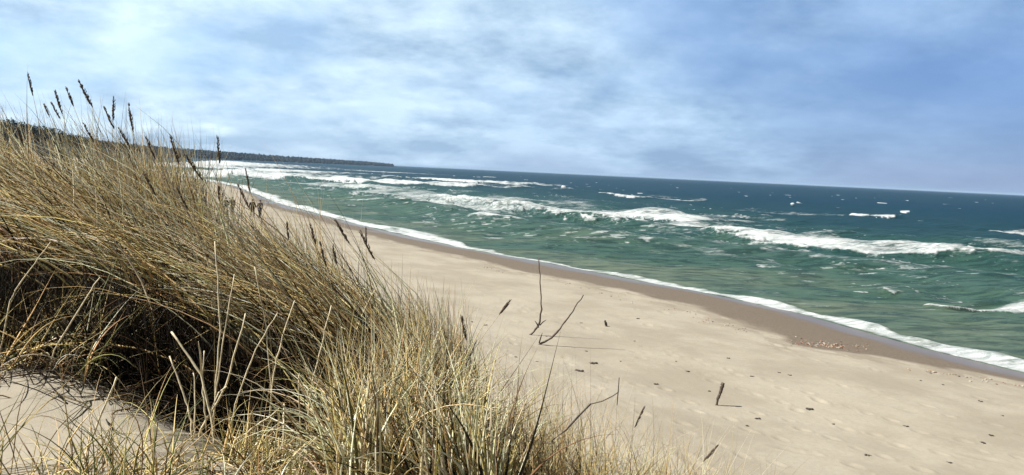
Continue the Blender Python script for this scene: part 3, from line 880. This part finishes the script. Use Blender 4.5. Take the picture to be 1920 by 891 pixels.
dry_stalk([(400, 800), (378, 702), (322, 622)], 3.9, 0.0055, 'thick pale stalk bent sharply to the left at its broken tip, in the dark hollow', ((378, 702), (372, 640)))
dry_stalk([(358, 790), (350, 755), (318, 668)], 3.9, 0.0042, 'pale stalk leaning left, just under the thick bent stalk')
dry_stalk([(365, 800), (366, 745), (362, 698)], 3.95, 0.0034, 'short upright pale stub at the foot of the hollow')
dry_stalk([(385, 770), (378, 712), (383, 658)], 4.0, 0.0034, 'upright pale stub beside the thick bent stalk')
dry_stalk([(148, 880), (185, 790), (219, 706)], 3.45, 0.0042, 'long pale straw leaning right across the bare sand patch')
dry_stalk([(400, 780), (413, 620), (404, 452)], 4.1, 0.0038, 'tallest pale stalk standing upright in front of the arch')
dry_stalk([(403, 745), (418, 640), (440, 515)], 4.1, 0.0032, 'tall pale stalk leaning slightly right beside the tallest one')
dry_stalk([(378, 800), (425, 725), (460, 588)], 4.0, 0.0045, 'pale stalk kinked halfway, rising right across the hollow', ((425, 725), (395, 770)))
dry_stalk([(440, 760), (480, 655), (521, 586)], 4.1, 0.0032, 'pale stalk slanting right in the middle of the hollow')
dry_stalk([(513, 700), (530, 630), (553, 563)], 4.1, 0.0034, 'pale stalk leaning right at the right side of the hollow')
dry_stalk([(584, 722), (602, 650), (621, 573)], 4.0, 0.0036, 'pale stalk leaning right where the fan of blades begins')
dry_stalk([(508, 740), (500, 620), (478, 500)], 4.15, 0.0026, 'thin pale stalk leaning left behind the others')
dry_stalk([(532, 805), (532, 780), (533, 757)], 3.75, 0.0036, 'short pale stub with a knob at the bottom of the hollow')
dry_stalk([(440, 825), (480, 800), (524, 766)], 3.7, 0.0036, 'low pale broken stalk lying to the right near the bottom', ((478, 800), (465, 768)))
dry_stalk([(560, 690), (568, 745), (562, 700)], 3.9, 0.0028, 'upright straw stub close to the fan of blades')
dry_stalk([(100, 660), (160, 560), (188, 520)], 4.5, 0.0036, 'pale stalk leaning right over the green grass at left')
dry_stalk([(20, 560), (45, 520), (95, 455)], 4.6, 0.0036, 'pale stalk leaning right at the left edge under the arch')

# ------------------------------------------------------------------ dead branches and sticks on the beach
def on_ray(px, py, depth):
    return at(px, py, depth)

def branch(name, pts, depth_of, radii, label, forks=(), cat='branch'):
    """pts in the photograph, all at the distance of the place where the branch enters the sand"""
    G = ground_hit(*depth_of)
    dep = float((G - EYE) @ f_)
    root = empty(name, G)
    P = [at(px, py, dep) for px, py in pts]
    P[0] = P[0] - np.array([0, 0, 0.04])
    line = np.array(P)
    u = np.linspace(0, len(line) - 1, 18)
    Q = np.stack([np.interp(u, np.arange(len(line)), line[:, k]) for k in range(3)], 1)
    for _ in range(2): Q[1:-1] = 0.25 * Q[:-2] + 0.5 * Q[1:-1] + 0.25 * Q[2:]
    rg = np.random.default_rng(int(pts[0][0]))
    Q[1:-1] += rg.standard_normal((16, 3)) * radii[0] * 0.3
    sh = Shape(); sh.tube(Q, list(np.linspace(radii[0], radii[1], 18) * rg.uniform(.85, 1.2, 18)), 7)
    sh.build('main_stem', MAT_TWIG, root)
    for fk in forks:
        a, b = at(*fk[0], dep), at(*fk[1], dep - 0.15)
        fs = Shape(); fs.tube([a, (a + b) / 2 + np.array([0, 0, .02]), b], [radii[0] * .7, radii[0] * .6, radii[0] * .25], 6)
        fs.build('side_twig', MAT_TWIG, root)
    tag(root, label, cat)
    return root

branch('dead_branch', [(992, 628), (1006, 618), (1014, 600), (1016, 570), (1013, 520), (1010, 484)], (994, 628), (0.036, 0.016),
       'tall thin bare branch standing upright in the sand, tip in front of the surf', [((1010, 614), (1003, 602)), ((1012, 610), (1024, 600))])
branch('dead_branch', [(1010, 645), (1036, 632), (1052, 614), (1072, 586), (1094, 553)], (1010, 646), (0.036, 0.015),
       'curved bare branch sweeping up to the right from the sand beside the upright one', [((1011, 643), (1017, 624))])
branch('wooden_stake', [(1343, 761), (1346, 748), (1351, 735), (1356, 718)], (1343, 760), (0.026, 0.046),
       'short dark wooden stake tilted right, standing alone in the dry sand', cat='stake')
branch('driftwood_stub', [(1137, 612), (1136, 607), (1134, 602)], (1137, 612), (0.05, 0.04),
       'tiny dark stub of driftwood upright in the sand right of the branches', cat='driftwood')

# a snapped twig among the wispy grass
rt = empty('dead_twig', ground_hit(1040, 850))
tag(rt, 'dark snapped twig with a thick half and a thin bent half over the wispy grass', 'twig')
q = [at(*p, 4.0) for p in ((1035, 826), (1062, 806), (1085, 780), (1108, 757))]
g0 = np.array(rt.location)
sh = Shape(); sh.tube([g0, (g0 + q[0]) / 2, q[0], q[1], q[2], q[3]], [0.0025, 0.003, 0.004, 0.005, 0.0055, 0.0045], 6); sh.build('main_stem', MAT_TWIG, rt)
q2 = [at(*p, 4.0) for p in ((1107, 758), (1130, 752), (1150, 742), (1160, 735))]
sh = Shape(); sh.tube(q2, [0.003, 0.0028, 0.0025, 0.002], 5); sh.build('thin_end', MAT_TWIG, rt)
q3 = [at(*p, 4.0) for p in ((1157, 760), (1159, 735), (1161, 708))]
sh = Shape(); sh.tube(q3, [0.002, 0.0028, 0.0022], 5); sh.build('side_twig', MAT_TWIG, rt)

# ------------------------------------------------------------------ scraps of seaweed on the dry sand
def seaweed(px, py, size, label, seed, group='seaweed scraps on the dry sand'):
    G = ground_hit(px, py)
    rg = np.random.default_rng(seed)
    sh = Shape()
    Vi, Fi = ico()
    for k in range(rg.integers(2, 5)):
        c = G + np.array([rg.uniform(-.5, .5) * size, rg.uniform(-.4, .4) * size, size * 0.10])
        q = Vi * (1 + 0.5 * (rg.random((len(Vi), 1)) - 0.5)) * np.array([size * rg.uniform(.2, .4), size * rg.uniform(.15, .3), size * rg.uniform(.12, .22)])
        sh.add(q + c, Fi.tolist())
    for k in range(6):
        a = rg.uniform(0, 6.28); l = size * rg.uniform(.5, 1.0)
        e = G + np.array([math.cos(a) * l, math.sin(a) * l, 0.0]); e[2] = float(ground(e[0], e[1])) + 0.01
        sh.tube([G + np.array([0, 0, size * .12]), (G + e) / 2 + np.array([0, 0, size * .1]), e], [size * .07, size * .06, size * .02], 5)
    o = sh.build('seaweed_scrap', MAT_WEED)
    tag(o, label, 'seaweed', group)
    return o
seaweed(1086, 696, 0.17, 'dark mound of seaweed, largest on the sand below the two branches', 1)
seaweed(1113, 682, 0.16, 'flat wide scrap of seaweed just above the largest mound', 2)
seaweed(1518, 768, 0.15, 'dark seaweed scrap alone right of the tilted stake', 3)
SW = [(1099, 659), (1163, 678), (968, 670), (1007, 678), (1268, 678), (1090, 606), (1230, 721), (1290, 697), (1421, 786), (1401, 799), (1481, 704),
      (1461, 699), (1768, 722), (1726, 714), (1745, 700), (1837, 753), (1858, 817), (1843, 831), (1626, 854), (1562, 796), (1330, 734), (1365, 672),
      (885, 604), (910, 610), (1196, 598), (1190, 640), (1410, 706), (1700, 800), (1780, 868), (1880, 780)]
rg = random.Random(4)
for i, (px, py) in enumerate(SW):
    seaweed(px, py, rg.uniform(0.06, 0.11), 'small dark scrap of seaweed lying on the dry sand', 20 + i)

# pebbles along the edge of the wet sand
PEB = Shape()
Vi, Fi = ico()
g = np.random.default_rng(77)
pv, pf, pc, po = [], [], [], 0
lanes = [((1475, 640), (1625, 652), 80, 6), ((1300, 596), (1400, 622), 40, 6), ((1500, 645), (1580, 650), 70, 4), ((905, 500), (940, 512), 14, 3),
         ((1700, 690), (1920, 724), 40, 5), ((1060, 533), (1300, 590), 40, 5)]
for a, b, n, sp in lanes:
    for k in range(n):
        u = g.random()
        G = ground_hit(a[0] + (b[0] - a[0]) * u + g.normal() * sp, a[1] + (b[1] - a[1]) * u + g.normal() * sp * .5)
        r_ = g.uniform(.015, .042)
        V = Vi * (1 + .25 * (g.random((len(Vi), 1)) - .5)) * np.array([r_ * g.uniform(.8, 1.4), r_, r_ * .6]) + G + np.array([0, 0, r_ * .2])
        pv.append(V); pf.append(Fi + po); po += len(V)
        c = [(0.30, 0.16, 0.11), (0.36, 0.33, 0.29), (0.10, 0.085, 0.07), (0.42, 0.34, 0.24)][g.choice(4, p=[.3, .25, .25, .2])]
        pc.append(np.tile(np.array(c) * g.uniform(.7, 1.2), (len(V), 1)))
MAT_PEB = tint_mat('pebble', 0.6)
tag(raw_mesh('pebbles', np.concatenate(pv), np.concatenate(pf), MAT_PEB, colors=np.concatenate(pc)), 'reddish and grey pebbles strewn along the edge of the wet sand', 'pebbles', kind='stuff')

# ------------------------------------------------------------------ the walkers
def skin_mesh(name, joints, edges, mat, parent, sub=1):
    me = bpy.data.meshes.new(name)
    me.from_pydata([j[:3] for j in joints], edges, [])
    o = bpy.data.objects.new(name, me); COL.objects.link(o)
    md = o.modifiers.new('skin', 'SKIN'); md.use_smooth_shade = True
    sv = me.skin_vertices[0].data
    for i, j in enumerate(joints):
        sv[i].radius = (j[3], j[4] if len(j) > 4 else j[3])
    sv[0].use_root = True
    ss = o.modifiers.new('sub', 'SUBSURF'); ss.levels = ss.render_levels = sub
    dg = bpy.context.evaluated_depsgraph_get()
    nm = bpy.data.meshes.new_from_object(o.evaluated_get(dg))
    o.modifiers.clear(); o.data = nm; bpy.data.meshes.remove(me); nm.name = name
    nm.materials.clear(); nm.materials.append(mat)
    if parent is not None: o.parent = parent
    return o
MAT_SKIN = simple_mat('skin', (0.42, 0.25, 0.18), 0.6, 0.1)
def person(px, py, face, top, legs, hair, label, stride=0.28, h=1.74):
    G = ground_hit(px, py)
    root = empty('person', G)
    root.rotation_euler = (0, 0, face)
    k = h / 1.74
    st_ = stride
    # x across the shoulders, y forward
    J = [(0, 0, .95, .11, .09), (0, 0, 1.15, .12, .09), (0, .01, 1.36, .14, .10), (0, .01, 1.48, .06), (0, .03, 1.545, .066, .07), (0, .04, 1.63, .10, .12), (0, .03, 1.71, .085, .10),
         (.19, 0, 1.40, .055), (.25, -.10, 1.14, .045), (.23, .03, .92, .035), (.22, .06, .83, .03),
         (-.19, 0, 1.40, .055), (-.25, .10, 1.14, .045), (-.23, .22, .96, .035), (-.22, .26, .88, .03),
         (.10, 0, .90, .085), (.10, st_ * .55, .50, .058), (.10, st_ * .8, .09, .042), (.10, st_ * .8 + .16, .04, .038),
         (-.10, 0, .90, .085), (-.10, -st_ * .3, .50, .058), (-.10, -st_ * .95, .11, .042), (-.10, -st_ * .95 + .14, .04, .038)]
    J.append((0, .16, 1.615, .02))
    J = [tuple(c * k for c in j) for j in J]
    E = [(0, 1), (1, 2), (2, 3), (3, 4), (4, 5), (5, 6), (2, 7), (7, 8), (8, 9), (9, 10), (2, 11), (11, 12), (12, 13), (13, 14), (0, 15), (15, 16), (16, 17), (17, 18), (0, 19), (19, 20), (20, 21), (21, 22), (5, 23)]
    skin_mesh('body', J, E, MAT_SKIN, root)
    gw = lambda ids, ex: [tuple(list(J[i][:3]) + [r_ + ex for r_ in J[i][3:]]) for i in ids]
    jk = gw([0, 1, 2, 3, 7, 8, 9, 11, 12, 13], .032)
    jk[0] = (0, 0, .92 * k, .175 * k, .14 * k); jk[1] = (0, 0, 1.15 * k, .165 * k, .13 * k)
    jk.append((0, 0, .80 * k, .18 * k, .145 * k))
    skin_mesh('jacket', jk, [(10, 0), (0, 1), (1, 2), (2, 3), (2, 4), (4, 5), (5, 6), (2, 7), (7, 8), (8, 9)], top, root)
    for a, b in ((17, 18), (21, 22)):
        p, q = J[a], J[b]
        skin_mesh('shoe', [(p[0], p[1] - .03, p[2] - .01, .05), (p[0], p[1], max(p[2] - .04, .05), .055), (q[0], q[1], q[2] + .01, .052), (q[0], q[1] + .08, q[2] + .005, .042)], [(0, 1), (1, 2), (2, 3)], C_SHOE, root)
    skin_mesh('trousers', gw([0, 15, 16, 17, 19, 20, 21], .022), [(0, 1), (1, 2), (2, 3), (0, 4), (4, 5), (5, 6)], legs, root)
    sh = skin_mesh('hair', [(0, -.015 * k, 1.60 * k, .10 * k), (0, .0, 1.69 * k, .112 * k), (0, .015 * k, 1.755 * k, .09 * k)], [(0, 1), (1, 2)], hair, root)
    tag(root, label, 'person', 'walkers on the beach')
    return root
C_BLACK = simple_mat('black_cloth', (0.018, 0.018, 0.022), 0.9, 0.2)
C_PLUM = simple_mat('plum_cloth', (0.20, 0.17, 0.26), 0.9, 0.2)
C_BROWN = simple_mat('brown_cloth', (0.10, 0.06, 0.05), 0.9, 0.2)
C_SHOE = simple_mat('shoe_leather', (0.03, 0.025, 0.022), 0.6, 0.2)
C_NAVY = simple_mat('navy_cloth', (0.03, 0.035, 0.06), 0.9, 0.2)
C_HAIR = simple_mat('dark_hair', (0.02, 0.014, 0.01), 0.7, 0.2)
WALK = math.atan2(-T_[0], T_[1]) if False else R(31)          # along the beach, away from the camera
person(487, 408, WALK, C_PLUM, C_NAVY, C_HAIR, 'walker in a greyish plum jacket, nearest the surf on the beach')
person(473, 408, WALK, C_BLACK, C_BLACK, C_HAIR, 'walker all in black close beside the plum jacket', -0.26, 1.8)
person(435, 402, WALK, C_BROWN, C_BLACK, C_HAIR, 'walker in a dark brown jacket, right one of the pair half hidden by grass', 0.25, 1.75)
person(423, 402, WALK, C_BLACK, C_BROWN, C_HAIR, 'leftmost walker in a black jacket and brown trousers behind the blade tips', -0.25, 1.68)

# ------------------------------------------------------------------ sea air
import bmesh
bm = bmesh.new(); bmesh.ops.create_cube(bm, size=1)
hm = bpy.data.meshes.new('haze'); bm.to_mesh(hm); bm.free()
hz = bpy.data.objects.new('haze', hm); COL.objects.link(hz)
hz.scale = (130000, 130000, 56); hz.location = (0, 0, 20)
hmat, ht = new_mat('haze')
hv = ht.n('ShaderNodeVolumePrincipled', i_Color=(0.52, 0.73, 1.0, 1), i_Density=0.00005)
ho = ht.n('ShaderNodeOutputMaterial'); ht.link(hv.outputs[0], ho.inputs['Volume'])
hm.materials.append(hmat)
tag(hz, 'thin blue sea air over the water and the far headland', 'haze', kind='stuff')
